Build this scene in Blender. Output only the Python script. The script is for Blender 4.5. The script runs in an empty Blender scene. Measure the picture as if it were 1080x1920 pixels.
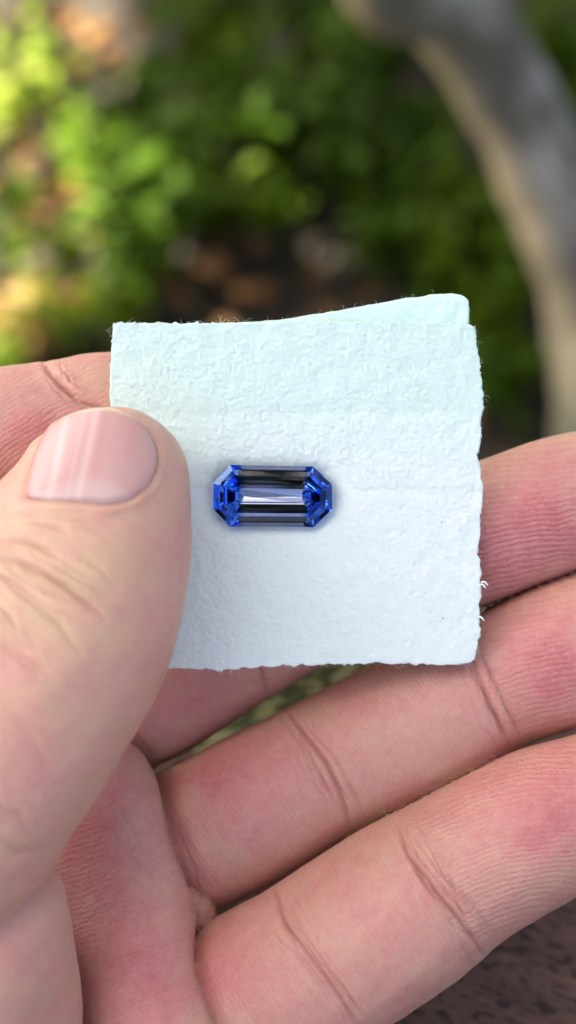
import bpy, math, random
import numpy as np
from mathutils import Matrix, Vector
rng = np.random.default_rng(7)
random.seed(7)
R = math.radians
# ------------------------------------------------------------------ camera, sky, sun, exposure
S_MM = 0.065            # millimetres per photograph pixel in the plane of the paper
D = 200.0               # lens to paper, mm
PITCH = R(55)           # the lens looks down this much
HAND_H = 0.85           # height of the hand over the ground, m
Xv = Vector((1, 0, 0)); Yv = Vector((0, math.sin(PITCH), math.cos(PITCH))); Zv = Vector((0, -math.cos(PITCH), math.sin(PITCH)))
O = Vector((0, 0, HAND_H))
ROT = Matrix((Xv, Yv, Zv)).transposed().to_4x4()
M_HAND = Matrix.Translation(O) @ ROT
scene = bpy.context.scene
col = scene.collection
cam_d = bpy.data.cameras.new('camera'); cam = bpy.data.objects.new('camera', cam_d); col.objects.link(cam)
cam.matrix_world = Matrix.Translation(O + Zv * (D / 1000)) @ ROT
CAM = cam.matrix_world.translation.copy()
cam_d.sensor_fit = 'VERTICAL'; cam_d.sensor_height = 24.0
cam_d.lens = 12.0 * D / (960 * S_MM)
cam_d.clip_start = 0.005; cam_d.clip_end = 2000
cam_d.dof.use_dof = True; cam_d.dof.focus_distance = 0.1985; cam_d.dof.aperture_fstop = 8.6
scene.camera = cam

SUN_EL, SUN_AZ = R(55), R(-52)          # azimuth from +Y (away from the viewer), negative = left
SUN = Vector((math.sin(SUN_AZ) * math.cos(SUN_EL), math.cos(SUN_AZ) * math.cos(SUN_EL), math.sin(SUN_EL)))
world = bpy.data.worlds.new('World'); scene.world = world; world.use_nodes = True
wn = world.node_tree.nodes; wl = world.node_tree.links
sky = wn.new('ShaderNodeTexSky'); sky.sky_type = 'NISHITA'; sky.sun_disc = False
sky.sun_elevation = SUN_EL; sky.sun_rotation = SUN_AZ
sky.air_density = 0.3; sky.dust_density = 6.0; sky.ozone_density = 0.0
wn['Background'].inputs['Strength'].default_value = 0.06
wl.new(sky.outputs[0], wn['Background'].inputs['Color'])
sun_d = bpy.data.lights.new('sun', 'SUN'); sun_d.energy = 5.0; sun_d.angle = R(0.53); sun_d.color = (1, .93, .82)
sun_o = bpy.data.objects.new('sun', sun_d); col.objects.link(sun_o)
sun_o.rotation_euler = SUN.to_track_quat('Z', 'Y').to_euler(); sun_o.location = (-3, 3, 6)
scene.view_settings.view_transform = 'Standard'; scene.view_settings.look = 'None'
scene.view_settings.exposure = 3.45; scene.view_settings.gamma = 1
scene.cycles.use_denoising = True
scene.cycles.max_bounces = 14; scene.cycles.transmission_bounces = 14; scene.cycles.glossy_bounces = 8; scene.cycles.diffuse_bounces = 4
scene.cycles.transparent_max_bounces = 8
scene.cycles.sample_clamp_indirect = 6

# ------------------------------------------------------------------ helpers
def tag(o, label=None, cat=None, group=None, kind=None):
    if label: o['label'] = label
    if cat: o['category'] = cat
    if group: o['group'] = group
    if kind: o['kind'] = kind
    return o

def mesh_np(name, v, faces, smooth=True):
    """faces: (n,3)/(n,4) int array or list of such arrays or list of lists"""
    me = bpy.data.meshes.new(name)
    v = np.asarray(v, dtype=np.float32)
    if isinstance(faces, np.ndarray): faces = [faces]
    if len(faces) and isinstance(faces[0], np.ndarray):
        loops = np.concatenate([f.ravel() for f in faces]).astype(np.int32)
        tot = np.concatenate([np.full(len(f), f.shape[1], np.int32) for f in faces])
    else:
        loops = np.array([i for f in faces for i in f], np.int32); tot = np.array([len(f) for f in faces], np.int32)
    start = np.concatenate([[0], np.cumsum(tot)[:-1]]).astype(np.int32)
    me.vertices.add(len(v)); me.vertices.foreach_set('co', v.ravel())
    me.loops.add(len(loops)); me.loops.foreach_set('vertex_index', loops)
    me.polygons.add(len(tot)); me.polygons.foreach_set('loop_start', start)
    me.update(calc_edges=True); me.validate()
    me.polygons.foreach_set('use_smooth', np.full(len(me.polygons), smooth))
    return me

def link(name, me, mat=None, parent=None, mw=None):
    o = bpy.data.objects.new(name, me); col.objects.link(o)
    if mat: me.materials.append(mat)
    if parent: o.parent = parent
    elif mw is not None: o.matrix_world = mw
    return o

def px(x, y, z=0.0):
    """photo pixel seen at depth z (mm, towards the lens) -> hand frame, mm"""
    k = S_MM * (D - z) / D
    return np.array([(x - 540) * k, (960 - y) * k, z])

def ray(x, y):
    d = Xv * ((x - 540) * S_MM) + Yv * ((960 - y) * S_MM) - Zv * D
    return d.normalized()

def at_height(x, y, h):
    d = ray(x, y); t = (h - CAM.z) / d.z
    return CAM + d * t

class NT:
    """small node-tree writer"""
    def __init__(self, name):
        self.m = bpy.data.materials.new(name); self.m.use_nodes = True
        self.n = self.m.node_tree.nodes; self.l = self.m.node_tree.links
        self.b = self.n['Principled BSDF']; self.out = self.n['Material Output']
    def node(self, t, **kw):
        nd = self.n.new(t)
        for k, v in kw.items(): setattr(nd, k, v)
        return nd
    def put(self, sock, v):
        if v is None: return
        if isinstance(v, bpy.types.NodeSocket): self.l.new(v, sock)
        else: sock.default_value = v
    def coord(self, scale=(1, 1, 1), rot=(0, 0, 0)):
        tc = self.node('ShaderNodeTexCoord'); mp = self.node('ShaderNodeMapping')
        mp.inputs['Scale'].default_value = scale; mp.inputs['Rotation'].default_value = rot
        self.l.new(tc.outputs['Object'], mp.inputs['Vector']); return mp.outputs[0]
    def noise(self, vec, scale, detail=3, rough=.5, dist=0):
        nd = self.node('ShaderNodeTexNoise'); self.l.new(vec, nd.inputs['Vector'])
        nd.inputs['Scale'].default_value = scale; nd.inputs['Detail'].default_value = detail
        nd.inputs['Roughness'].default_value = rough; nd.inputs['Distortion'].default_value = dist
        return nd.outputs['Fac']
    def ramp(self, fac, stops):
        nd = self.node('ShaderNodeValToRGB'); self.l.new(fac, nd.inputs[0]); cr = nd.color_ramp
        while len(cr.elements) < len(stops): cr.elements.new(.5)
        for e, (p, c) in zip(cr.elements, stops): e.position = p; e.color = (*c, 1) if len(c) == 3 else c
        return nd.outputs[0]
    def mix(self, f, a, b, mode='MIX'):
        nd = self.node('ShaderNodeMix', data_type='RGBA', blend_type=mode)
        self.put(nd.inputs[0], f)
        for s, v in ((nd.inputs[6], a), (nd.inputs[7], b)):
            self.put(s, (*v, 1) if isinstance(v, tuple) and len(v) == 3 else v)
        return nd.outputs[2]
    def math(self, op, a, b=None, c=None):
        nd = self.node('ShaderNodeMath', operation=op)
        for i, v in enumerate((a, b, c)): self.put(nd.inputs[i], v)
        return nd.outputs[0]
    def attr(self, name):
        nd = self.node('ShaderNodeAttribute'); nd.attribute_name = name; return nd
    def bump(self, h, dist, strength=1, normal=None):
        nd = self.node('ShaderNodeBump'); self.put(nd.inputs['Height'], h)
        nd.inputs['Distance'].default_value = dist; nd.inputs['Strength'].default_value = strength
        self.put(nd.inputs['Normal'], normal); return nd.outputs[0]

def spline(nodes, sub=8):
    P = np.array(nodes, float); Q = np.vstack([2 * P[0] - P[1], P, 2 * P[-1] - P[-2]]); out = []
    for i in range(1, len(Q) - 2):
        p0, p1, p2, p3 = Q[i - 1:i + 3]
        for t in np.linspace(0, 1, sub, endpoint=False):
            out.append(.5 * ((2 * p1) + (p2 - p0) * t + (2 * p0 - 5 * p1 + 4 * p2 - p3) * t * t + (3 * p1 - p0 - 3 * p2 + p3) * t ** 3))
    out.append(P[-1]); return np.array(out)

# ------------------------------------------------------------------ setting: ground
def mat_ground():
    t = NT('soil'); v = t.coord()
    n1 = t.noise(v, 3.2, 5, .6); n2 = t.noise(v, 45, 6, .65)
    c = t.ramp(n1, [(.3, (.018, .014, .008)), (.55, (.032, .024, .013)), (.75, (.05, .036, .02))])
    c = t.mix(.5, c, t.ramp(n2, [(.35, (.012, .010, .006)), (.7, (.06, .045, .026))]))
    t.put(t.b.inputs['Base Color'], c); t.b.inputs['Roughness'].default_value = .95
    t.put(t.b.inputs['Normal'], t.bump(n2, .01)); return t.m
def build_ground():
    xs = np.concatenate([[-400, -60, -12, -5], np.linspace(-3, 3, 61), [5, 12, 60, 400]])
    ys = np.concatenate([[-400, -60, -12, -5], np.linspace(-2, 5, 71), [8, 15, 60, 400]])
    gx, gy = np.meshgrid(xs, ys, indexing='ij')
    gz = .018 * np.sin(gx * 5.1 + gy * 3) * np.sin(gy * 4.3 - gx) + .008 * np.sin(gx * 17) * np.cos(gy * 15) - .01
    v = np.stack([gx, gy, gz], -1).reshape(-1, 3); n, m = gx.shape
    idx = np.arange(n * m).reshape(n, m)
    f = np.stack([idx[:-1, :-1], idx[1:, :-1], idx[1:, 1:], idx[:-1, 1:]], -1).reshape(-1, 4)
    tag(link('ground', mesh_np('ground', v, f), mat_ground()), kind='structure')
build_ground()

# ------------------------------------------------------------------ leaves
def leaves(pos, dirv, nrm, L, W, fold=.25):
    """(n,..) arrays -> vertices, quads: each leaf two folded halves with a pointed tip"""
    dirv = dirv / np.linalg.norm(dirv, axis=1, keepdims=True)
    side = np.cross(dirv, nrm); side /= np.linalg.norm(side, axis=1, keepdims=True) + 1e-9
    up = np.cross(side, dirv); L = L[:, None]; W = W[:, None]
    base = pos; tip = pos + dirv * L - up * L * .12; m1 = pos + dirv * L * .38; 
    a1 = m1 + side * W * .5 + up * W * fold; b1 = m1 - side * W * .5 + up * W * fold
    m2 = pos + dirv * L * .72 - up * L * .03
    a2 = m2 + side * W * .34 + up * W * fold * .7; b2 = m2 - side * W * .34 + up * W * fold * .7
    v = np.stack([base, a1, a2, tip, b2, b1, m1, m2], 1).reshape(-1, 3)
    i = (np.arange(len(pos)) * 8)[:, None]
    q = np.concatenate([i + np.array([[0, 1, 6, 6]])[:, :3], ], 0)
    tri = np.concatenate([i + np.array([0, 1, 6]), i + np.array([0, 6, 5]), i + np.array([2, 3, 7]), i + np.array([7, 3, 4])])
    quad = np.concatenate([i + np.array([1, 2, 7, 6]), i + np.array([6, 7, 4, 5])])
    return v, tri, quad
def mat_leaf(name, c1, c2, trans=.45, scale=18, rough=.45):
    t = NT(name); v = t.coord(); n = t.noise(v, scale, 2)
    c = t.ramp(n, [(.3, c1), (.7, c2)])
    t.put(t.b.inputs['Base Color'], c); t.b.inputs['Roughness'].default_value = rough; t.b.inputs['Specular IOR Level'].default_value = .06
    tr = t.node('ShaderNodeBsdfTranslucent'); t.put(tr.inputs['Color'], t.mix(1.0, c, (1.7, 1.6, .55), 'MULTIPLY'))
    mx = t.node('ShaderNodeMixShader'); mx.inputs[0].default_value = trans
    t.l.new(t.b.outputs[0], mx.inputs[1]); t.l.new(tr.outputs[0], mx.inputs[2]); t.l.new(mx.outputs[0], t.out.inputs['Surface'])
    return t.m
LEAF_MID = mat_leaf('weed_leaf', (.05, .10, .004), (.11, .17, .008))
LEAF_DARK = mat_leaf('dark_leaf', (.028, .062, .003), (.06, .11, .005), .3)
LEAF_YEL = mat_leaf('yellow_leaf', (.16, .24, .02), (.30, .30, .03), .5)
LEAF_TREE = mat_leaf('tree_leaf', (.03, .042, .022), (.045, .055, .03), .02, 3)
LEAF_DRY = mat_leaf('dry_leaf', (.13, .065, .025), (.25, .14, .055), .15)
STEM = NT('stem'); STEM.b.inputs['Base Color'].default_value = (.05, .07, .02, 1); STEM = STEM.m
def mat_trunk():
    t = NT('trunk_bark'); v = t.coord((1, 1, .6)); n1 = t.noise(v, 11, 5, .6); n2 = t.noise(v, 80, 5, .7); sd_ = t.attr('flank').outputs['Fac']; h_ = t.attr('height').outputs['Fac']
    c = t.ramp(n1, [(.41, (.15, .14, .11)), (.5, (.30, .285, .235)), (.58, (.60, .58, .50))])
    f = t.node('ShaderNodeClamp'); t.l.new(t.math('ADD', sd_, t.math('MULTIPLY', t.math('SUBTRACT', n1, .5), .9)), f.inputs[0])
    c = t.mix(f.outputs[0], c, t.mix(n2, (.46, .36, .21), (.56, .45, .28)))  # tan strip: sunlit rim put into the bark colour
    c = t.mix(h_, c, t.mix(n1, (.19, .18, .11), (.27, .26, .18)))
    t.put(t.b.inputs['Base Color'], c); t.b.inputs['Roughness'].default_value = .9; t.b.inputs['Specular IOR Level'].default_value = .2
    t.put(t.b.inputs['Normal'], t.bump(n2, .004)); return t.m
def mat_bark():
    t = NT('bark'); v = t.coord((1, 1, .45)); n1 = t.noise(v, 16, 5, .6); n2 = t.noise(v, 90, 5, .7)
    c = t.ramp(n1, [(.32, (.10, .095, .085)), (.5, (.19, .18, .16)), (.68, (.30, .30, .27))])
    c = t.mix(t.math('MULTIPLY', t.noise(v, 7, 3), .5), c, (.17, .13, .085))
    t.put(t.b.inputs['Base Color'], c); t.b.inputs['Roughness'].default_value = .9
    t.put(t.b.inputs['Normal'], t.bump(n2, .004)); return t.m
BARK = mat_bark()

def tube(pts, rad, seg=8, wob=0.0):
    pts = np.asarray(pts, float); n = len(pts); V = []
    tan = np.gradient(pts, axis=0); tan /= np.linalg.norm(tan, axis=1, keepdims=True) + 1e-12
    ref = np.array([.31, .17, .93]); 
    for i in range(n):
        a = np.cross(tan[i], ref); a /= np.linalg.norm(a); b = np.cross(tan[i], a)
        th = np.arange(seg) / seg * 2 * math.pi
        rr = rad[i] * (1 + wob * (np.sin(th * 3 + i * .5) * .5 + np.sin(th * 2 - i * .9) * .6 + rng.normal(0, .35, seg)))
        V.append(pts[i] + np.outer(np.cos(th) * rr, a) + np.outer(np.sin(th) * rr, b))
    V = np.concatenate(V + [pts[:1], pts[-1:]]); idx = np.arange(n * seg).reshape(n, seg); nx = np.roll(idx, -1, 1)
    q = np.stack([idx[:-1], nx[:-1], nx[1:], idx[1:]], -1).reshape(-1, 4)
    t = np.concatenate([np.stack([nx[0], idx[0], np.full(seg, n * seg)], -1), np.stack([idx[-1], nx[-1], np.full(seg, n * seg + 1)], -1)])
    return V, q, t
def merge(parts):
    V = []; T = []; Q = []; o = 0
    for v, q, t in parts:
        V.append(v); Q.append(q + o); T.append(t + o); o += len(v)
    return np.concatenate(V), [np.concatenate(Q), np.concatenate(T)]

# ------------------------------------------------------------------ ground plants, one thing each
def plant(name, label, cat, group, p, n, spread, height, L, mats, seed):
    g = np.random.default_rng(seed)
    root = bpy.data.objects.new(name, None); col.objects.link(root); root.location = p
    root.empty_display_size = .02
    tag(root, label, cat, group)
    ns = max(4, n // 14); parts = []; P = []; Dn = []
    for k in range(ns):
        a = g.uniform(0, 2 * math.pi); rr = spread * math.sqrt(g.uniform(.02, 1)); h = height * g.uniform(.45, 1)
        end = np.array([math.cos(a) * rr, math.sin(a) * rr, h])
        c = spline([[0, 0, -.01], end * [.3, .3, .55], end], 5)
        parts.append(tube(c, np.linspace(.0028, .001, len(c)), 5))
        m = n // ns
        for j in range(m):
            s = c[min(len(c) - 1, int(len(c) * g.uniform(.35, 1)))]
            b = g.uniform(0, 2 * math.pi)
            P.append(s + g.normal(0, .006, 3)); Dn.append([math.cos(b), math.sin(b), g.uniform(-.35, .55)])
    P = np.array(P); Dn = np.array(Dn); Nn = np.array([0, 0, 1]) + g.normal(0, .35, (len(P), 3))
    l = L * g.uniform(.6, 1.25, len(P)); v, t, q = leaves(P, Dn, Nn, l, l * g.uniform(.5, .7, len(P)))
    link('foliage', mesh_np('foliage', v, [q, t]), mats, root)
    v, f = merge(parts); link('stem', mesh_np('stem', v, f), STEM, root)
    return root
# (px, py, leaves, spread, height, leaf length, kind)
SPOTS = [(0, 60, 34, .06, .11, .018, 1, 'in the top left corner'), (35, 165, 60, .06, .12, .019, 1, 'at the left edge below the top left corner'), (15, 235, 70, .06, .13, .018, 2, 'at the left edge, the larger and brighter of the two'),
 (140, 285, 34, .045, .11, .026, 0, 'with two rounded leaf clumps left of the dark hollow'), (195, 262, 24, .035, .10, .024, 0, 'small, beside the two clumps and nearer the dark hollow'), (190, 365, 30, .032, .10, .022, 1, 'with one bright clump standing alone over bare soil'),
 (0, 440, 36, .045, .10, .024, 0, 'at the left edge above the yellow patch'), (145, 455, 30, .04, .09, .02, 1, 'just above the yellow patch left of the paper'),
 (80, 560, 60, .055, .09, .017, 2, 'low by the index finger among tan dry leaves'), (10, 650, 30, .04, .07, .022, 0, 'touching the left edge right above the index finger'), (140, 610, 34, .04, .08, .018, 1, 'right above the index finger knuckle'), (205, 575, 40, .045, .08, .025, 0, 'at the top left corner of the paper'),
 (250, 470, 60, .05, .09, .03, 3, 'a hand above the top left corner of the paper'), (320, 400, 80, .055, .10, .033, 3, 'in the middle of the left half, over a soil hollow'), (320, 290, 70, .06, .11, .033, 3, 'between the two clumps and the long green leaves'), (385, 350, 80, .045, .10, .035, 0, 'with long leaves slanting down in the middle'),
 (260, 190, 50, .05, .11, .033, 3, 'below the brown patch at the top left'), (400, 150, 80, .06, .12, .035, 0, 'tall and bright in the top middle'), (440, 50, 70, .07, .12, .035, 3, 'against the top edge in the middle'),
 (500, 260, 70, .06, .11, .033, 3, 'in the centre of the background'), (590, 215, 60, .055, .11, .033, 3, 'right of centre, over the brown disc of a dry leaf'), (650, 300, 60, .05, .10, .033, 3, 'between the centre and the trunk'), (515, 375, 44, .038, .10, .024, 1, 'catching a fleck of sun above the paper'),
 (720, 300, 60, .055, .1, .033, 3, 'left of the trunk at half its height'), (790, 420, 60, .05, .10, .033, 0, 'above the right half of the paper'), (870, 400, 60, .05, .11, .033, 0, 'close against the left side of the trunk'),
 (915, 490, 70, .05, .10, .033, 0, 'at the foot of the trunk, above the paper corner'), (840, 520, 40, .04, .08, .03, 3, 'just behind the raised corner of the paper'), (945, 600, 60, .04, .09, .033, 0, 'right of the paper corner'), (1055, 80, 80, .06, .12, .033, 0, 'in the top right corner beyond the trunk'),
 (1085, 190, 70, .06, .12, .033, 3, 'at the right edge beyond the trunk'), (720, 430, 40, .04, .08, .03, 3, 'low over the brown soil above the paper'), (690, 130, 70, .06, .11, .033, 3, 'left of the trunk near the top edge'), (620, 30, 60, .06, .11, .033, 3, 'against the top edge just left of the trunk'), (780, 230, 50, .045, .1, .033, 3, 'tucked under the upper curve of the trunk'), (950, 700, 34, .035, .08, .03, 3, 'lowest, between the paper edge and the trunk')]
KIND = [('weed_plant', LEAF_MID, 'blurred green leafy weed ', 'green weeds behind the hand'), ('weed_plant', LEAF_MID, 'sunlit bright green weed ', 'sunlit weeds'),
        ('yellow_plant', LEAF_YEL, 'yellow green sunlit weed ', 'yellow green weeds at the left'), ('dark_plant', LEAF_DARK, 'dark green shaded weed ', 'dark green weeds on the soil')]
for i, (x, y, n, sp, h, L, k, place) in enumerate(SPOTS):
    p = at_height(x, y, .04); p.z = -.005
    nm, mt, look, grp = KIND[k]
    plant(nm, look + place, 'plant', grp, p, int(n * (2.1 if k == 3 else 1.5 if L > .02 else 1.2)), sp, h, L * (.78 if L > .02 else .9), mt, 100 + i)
# ground cover farther out and around, one mass
def ground_cover():
    n = 14000; g = np.random.default_rng(3)
    x = g.uniform(-4, 4, n); y = g.uniform(-1.5, 6, n)
    keep = ~((np.abs(x) < .42) & (y > -.3) & (y < 1.75)); x, y = x[keep], y[keep]; n = len(x)
    b = g.uniform(0, 6.283, n); P = np.stack([x, y, g.uniform(0, .10, n)], -1)
    l = g.uniform(.04, .11, n); v, t, q = leaves(P, np.stack([np.cos(b), np.sin(b), g.uniform(0, 1.4, n)], -1), np.array([0, 0, 1]) + g.normal(0, .3, (n, 3)), l, l * .5)
    tag(link('ground_cover', mesh_np('ground_cover', v, [q, t]), LEAF_MID), kind='stuff')
ground_cover()
def litter():
    g = np.random.default_rng(11); n = 700
    x = g.uniform(-1.5, 1.5, n); y = g.uniform(-.4, 3, n)
    spots = [(60, 590, 18), (20, 330, 12), (455, 510, 4), (430, 590, 5), (150, 110, 9), (165, 130, 5), (610, 130, 5), (30, 660, 14), (130, 420, 8), (240, 560, 6), (860, 730, 12), (60, 60, 3)]
    for (a, b, k) in spots:
        p = at_height(a, b, 0); x = np.concatenate([x, g.normal(p.x, .022, k)]); y = np.concatenate([y, g.normal(p.y, .022, k)])
    n = len(x); b = g.uniform(0, 6.283, n); P = np.stack([x, y, g.uniform(.008, .03, n)], -1)
    l = g.uniform(.02, .045, n); v, t, q = leaves(P, np.stack([np.cos(b), np.sin(b), g.uniform(-.3, .3, n)], -1), np.array([0, 0, 1]) + g.normal(0, .35, (n, 3)), l, l * .6)
    tag(link('leaf_litter', mesh_np('leaf_litter', v, [q, t]), LEAF_DRY), kind='stuff')
litter()

# ------------------------------------------------------------------ the leaning tree
def build_tree():
    root = bpy.data.objects.new('tree', None); col.objects.link(root)
    nodes = []
    for (x, y, h, r) in [(1200, 900, -.03, .075), (1168, 760, .05, .052), (1120, 560, .11, .040), (1050, 380, .18, .036), (962, 200, .25, .031), (848, 0, .33, .034), (700, -260, .44, .040)]:
        p = at_height(x, y, h); nodes.append([p.x, p.y, p.z, r])
    base = nodes[0][:3]
    last = nodes[-1]
    nodes += [[last[0] - .02, last[1] + .25, .95, .055], [-.05, last[1] + .2, 1.6, .05], [-.35, 1.7, 2.4, .042], [-.7, 1.3, 3.2, .03]]
    root.location = base; base = np.array(base)
    tag(root, 'leaning grey barked tree trunk curving down the right behind the paper', 'tree')
    N = spline(nodes, 9); v, q, t = tube(N[:, :3] - base, N[:, 3], 20, .05)
    m = mesh_np('trunk', v, [q, t]); vw = v + base
    # a strip along the left flank painted tan for the sunlit rim, and an earthy foot
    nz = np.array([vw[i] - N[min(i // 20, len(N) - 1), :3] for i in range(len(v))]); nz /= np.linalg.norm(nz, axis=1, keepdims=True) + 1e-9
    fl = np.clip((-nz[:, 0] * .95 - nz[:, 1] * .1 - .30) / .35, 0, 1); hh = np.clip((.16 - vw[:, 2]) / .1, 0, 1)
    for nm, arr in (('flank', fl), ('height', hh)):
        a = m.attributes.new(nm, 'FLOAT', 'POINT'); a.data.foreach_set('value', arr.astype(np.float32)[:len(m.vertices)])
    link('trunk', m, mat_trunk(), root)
    # limbs and leaf crown; the crown shades the hand and most of the ground, with the gaps the sun comes through
    g = np.random.default_rng(21); limbs = []
    for (s, e) in [([-.35, 1.7, 2.4], [-1.6, .2, 3.6]), ([-.05, last[1] + .2, 1.6], [-.3, 2.9, 3.2]), ([-.7, 1.3, 3.2], [-1.4, 1.8, 4.1]), ([-.35, 1.7, 2.4], [-.4, .7, 3.4]), ([-.7, 1.3, 3.2], [-1.9, -.3, 3.9]), ([-.35, 1.7, 2.4], [.1, -1.1, 2.6])]:
        s = np.array(s); e = np.array(e); mid = (s + e) / 2 + g.normal(0, .12, 3)
        c = spline([s, mid, e], 8); limbs.append(tube(c - base, np.linspace(.03, .008, len(c)), 8, .04))
    v, f = merge(limbs); link('limb', mesh_np('limb', v, f), BARK, root)
    n = 46000; sd = np.array(SUN)
    qx = g.uniform(-.75, 3.3, n); qy = g.uniform(-1.1, 4.4, n); z = g.uniform(2.1, 4.0, n)
    hq = np.array([0, 0]) - HAND_H / sd[2] * sd[:2]; k2 = 5200; a2 = g.uniform(0, 6.283, k2); r2 = .34 * np.sqrt(g.uniform(0, 1, k2))  # extra leaves added to keep the sun off the hand
    qx = np.concatenate([qx, hq[0] + r2 * np.cos(a2)]); qy = np.concatenate([qy, hq[1] + r2 * np.sin(a2)]); z = np.concatenate([z, g.uniform(2.2, 3.4, k2)])
    k3 = 16000; p3 = np.stack([g.uniform(-1.2, 1.6, k3), g.uniform(.55, 2.8, k3), g.uniform(1.5, 2.6, k3)], -1)  # extra unseen leaves added above the background to darken it
    qx = np.concatenate([qx, p3[:, 0] - p3[:, 2] / sd[2] * sd[0]]); qy = np.concatenate([qy, p3[:, 1] - p3[:, 2] / sd[2] * sd[1]]); z = np.concatenate([z, p3[:, 2]]); n = len(z)
    edge = -.14 + .05 * np.sin(qy * 9) + .03 * np.sin(qy * 23 + 1)
    pat = np.sin(qx * 46 + 3 * np.sin(qy * 17)) * np.sin(qy * 41 + 2 * np.sin(qx * 23))      # clumps over the sunny strip
    keep = (qx > edge + np.abs(g.normal(0, .03, n))) | (pat > .42)
    keep &= (qx < 1.35) | (qy - .15 * z > .35)
    for (a, b, r) in [(455, 505, .016), (525, 370, .035), (430, 585, .004), (610, 125, .018), (190, 360, .05), (195, 260, .03)]:
        p = at_height(a, b, .05); Q = np.array([p.x, p.y]) - p.z / sd[2] * sd[:2]
        keep &= (qx - Q[0]) ** 2 + (qy - Q[1]) ** 2 > (r + .02) ** 2
    # ragged crown: drop clumps
    cl = np.sin(qx * 7 + 2 * np.sin(qy * 5)) * np.sin(qy * 6.1 + z * 3); dh = np.hypot(qx - .5, qy + .3)
    keep &= (cl > -.75) | (dh < .35)
    qx, qy, z = qx[keep], qy[keep], z[keep]
    P = np.stack([qx, qy, np.zeros_like(z)], -1) + (z / sd[2])[:, None] * sd
    # unseen bough added behind the viewer to darken what the stone reflects
    m = 9000; dd = g.normal(0, 1, (m, 3)); dd /= np.linalg.norm(dd, axis=1, keepdims=True); rr = g.uniform(0, 1, m) ** (1 / 3)
    P = np.concatenate([P, np.array([0, -1.15, 2.5]) + dd * rr[:, None] * np.array([.62, .62, .5])])
    b = g.uniform(0, 6.283, len(P)); Dn = np.stack([np.cos(b), np.sin(b), g.uniform(-.8, .3, len(P))], -1)
    l = g.uniform(.05, .085, len(P)); v, t, q = leaves(P - base, Dn, np.array(SUN) + g.normal(0, .4, (len(P), 3)), l, l * .6)
    link('crown', mesh_np('crown', v, [q, t]), LEAF_TREE, root)
build_tree()

# ------------------------------------------------------------------ the bench under the hand
def mat_plank():
    t = NT('bench_wood'); v = t.coord((1, 6, 6)); 
    n1 = t.noise(v, 60, 5, .6, .6); v2 = t.coord((1, 2.6, 2.6)); n2 = t.noise(v2, 330, 4, .6)
    c = t.ramp(n1, [(.3, (.055, .036, .032)), (.7, (.12, .083, .075))])
    c = t.mix(t.math('GREATER_THAN', n2, .56), c, (.02, .017, .016))
    c2 = t.ramp(n2, [(.50, (1, 1, 1)), (.60, (.25, .23, .22))])
    c = t.mix(1.0, t.ramp(n1, [(.3, (.085, .042, .028)), (.7, (.15, .082, .058))]), c2, 'MULTIPLY')
    t.put(t.b.inputs['Base Color'], c); t.b.inputs['Roughness'].default_value = .75
    t.put(t.b.inputs['Normal'], t.bump(n2, -.0008)); return t.m
BENCH_N = None
def build_bench():
    # horizontal top passing just under the little finger at the lower right of the frame
    pl = M_HAND @ Vector(px(960, 1880, -34) / 1000)
    top = pl.z
    root = bpy.data.objects.new('bench', None); col.objects.link(root); root.location = (pl.x, pl.y, 0)
    root.rotation_euler = (0, 0, R(-24)); bpy.context.view_layer.update()
    tag(root, 'dark brown weathered wooden bench under the little finger', 'bench')
    mat = mat_plank(); g = random.Random(4); wd = .095; gap = .006
    def slab(name, x0, x1, y0, y1, z0, z1, bev=.004):
        v = []; 
        for (zz, ins) in ((z0, bev), (z0 + bev, 0), (z1 - bev, 0), (z1, bev)):
            v += [(x0 + ins, y0 + ins, zz), (x1 - ins, y0 + ins, zz), (x1 - ins, y1 - ins, zz), (x0 + ins, y1 - ins, zz)]
        f = [(3, 2, 1, 0), (12, 13, 14, 15)]
        for k in range(3):
            for j in range(4): a = k * 4 + j; b = k * 4 + (j + 1) % 4; f.append((a, b, b + 4, a + 4))
        return link(name, mesh_np(name, v, f, False), mat, root)
    d = ray(540, 1060); far = root.matrix_world.inverted() @ (CAM + d * ((top - CAM.z) / d.z))
    ys = far.y - 4 * (wd + gap) + gap
    for k in range(4):
        slab('plank', -.75 + g.uniform(-.005, .005), .6 + g.uniform(-.005, .005), ys, ys + wd, top - .03 + g.uniform(-.0015, 0), top + (0 if k == 1 else g.uniform(-.0015, 0)))
        ys += wd + gap
    for xx in (-.6, .45):
        slab('crossbar', xx - .03, xx + .03, far.y - .38, far.y - .012, top - .075, top - .0335)
        for yy in (far.y - .37, far.y - .075): slab('leg', xx - .028, xx + .028, yy, yy + .056, -.02, top - .0765)
    return top, root
BENCH_TOP, BENCH = build_bench()

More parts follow.
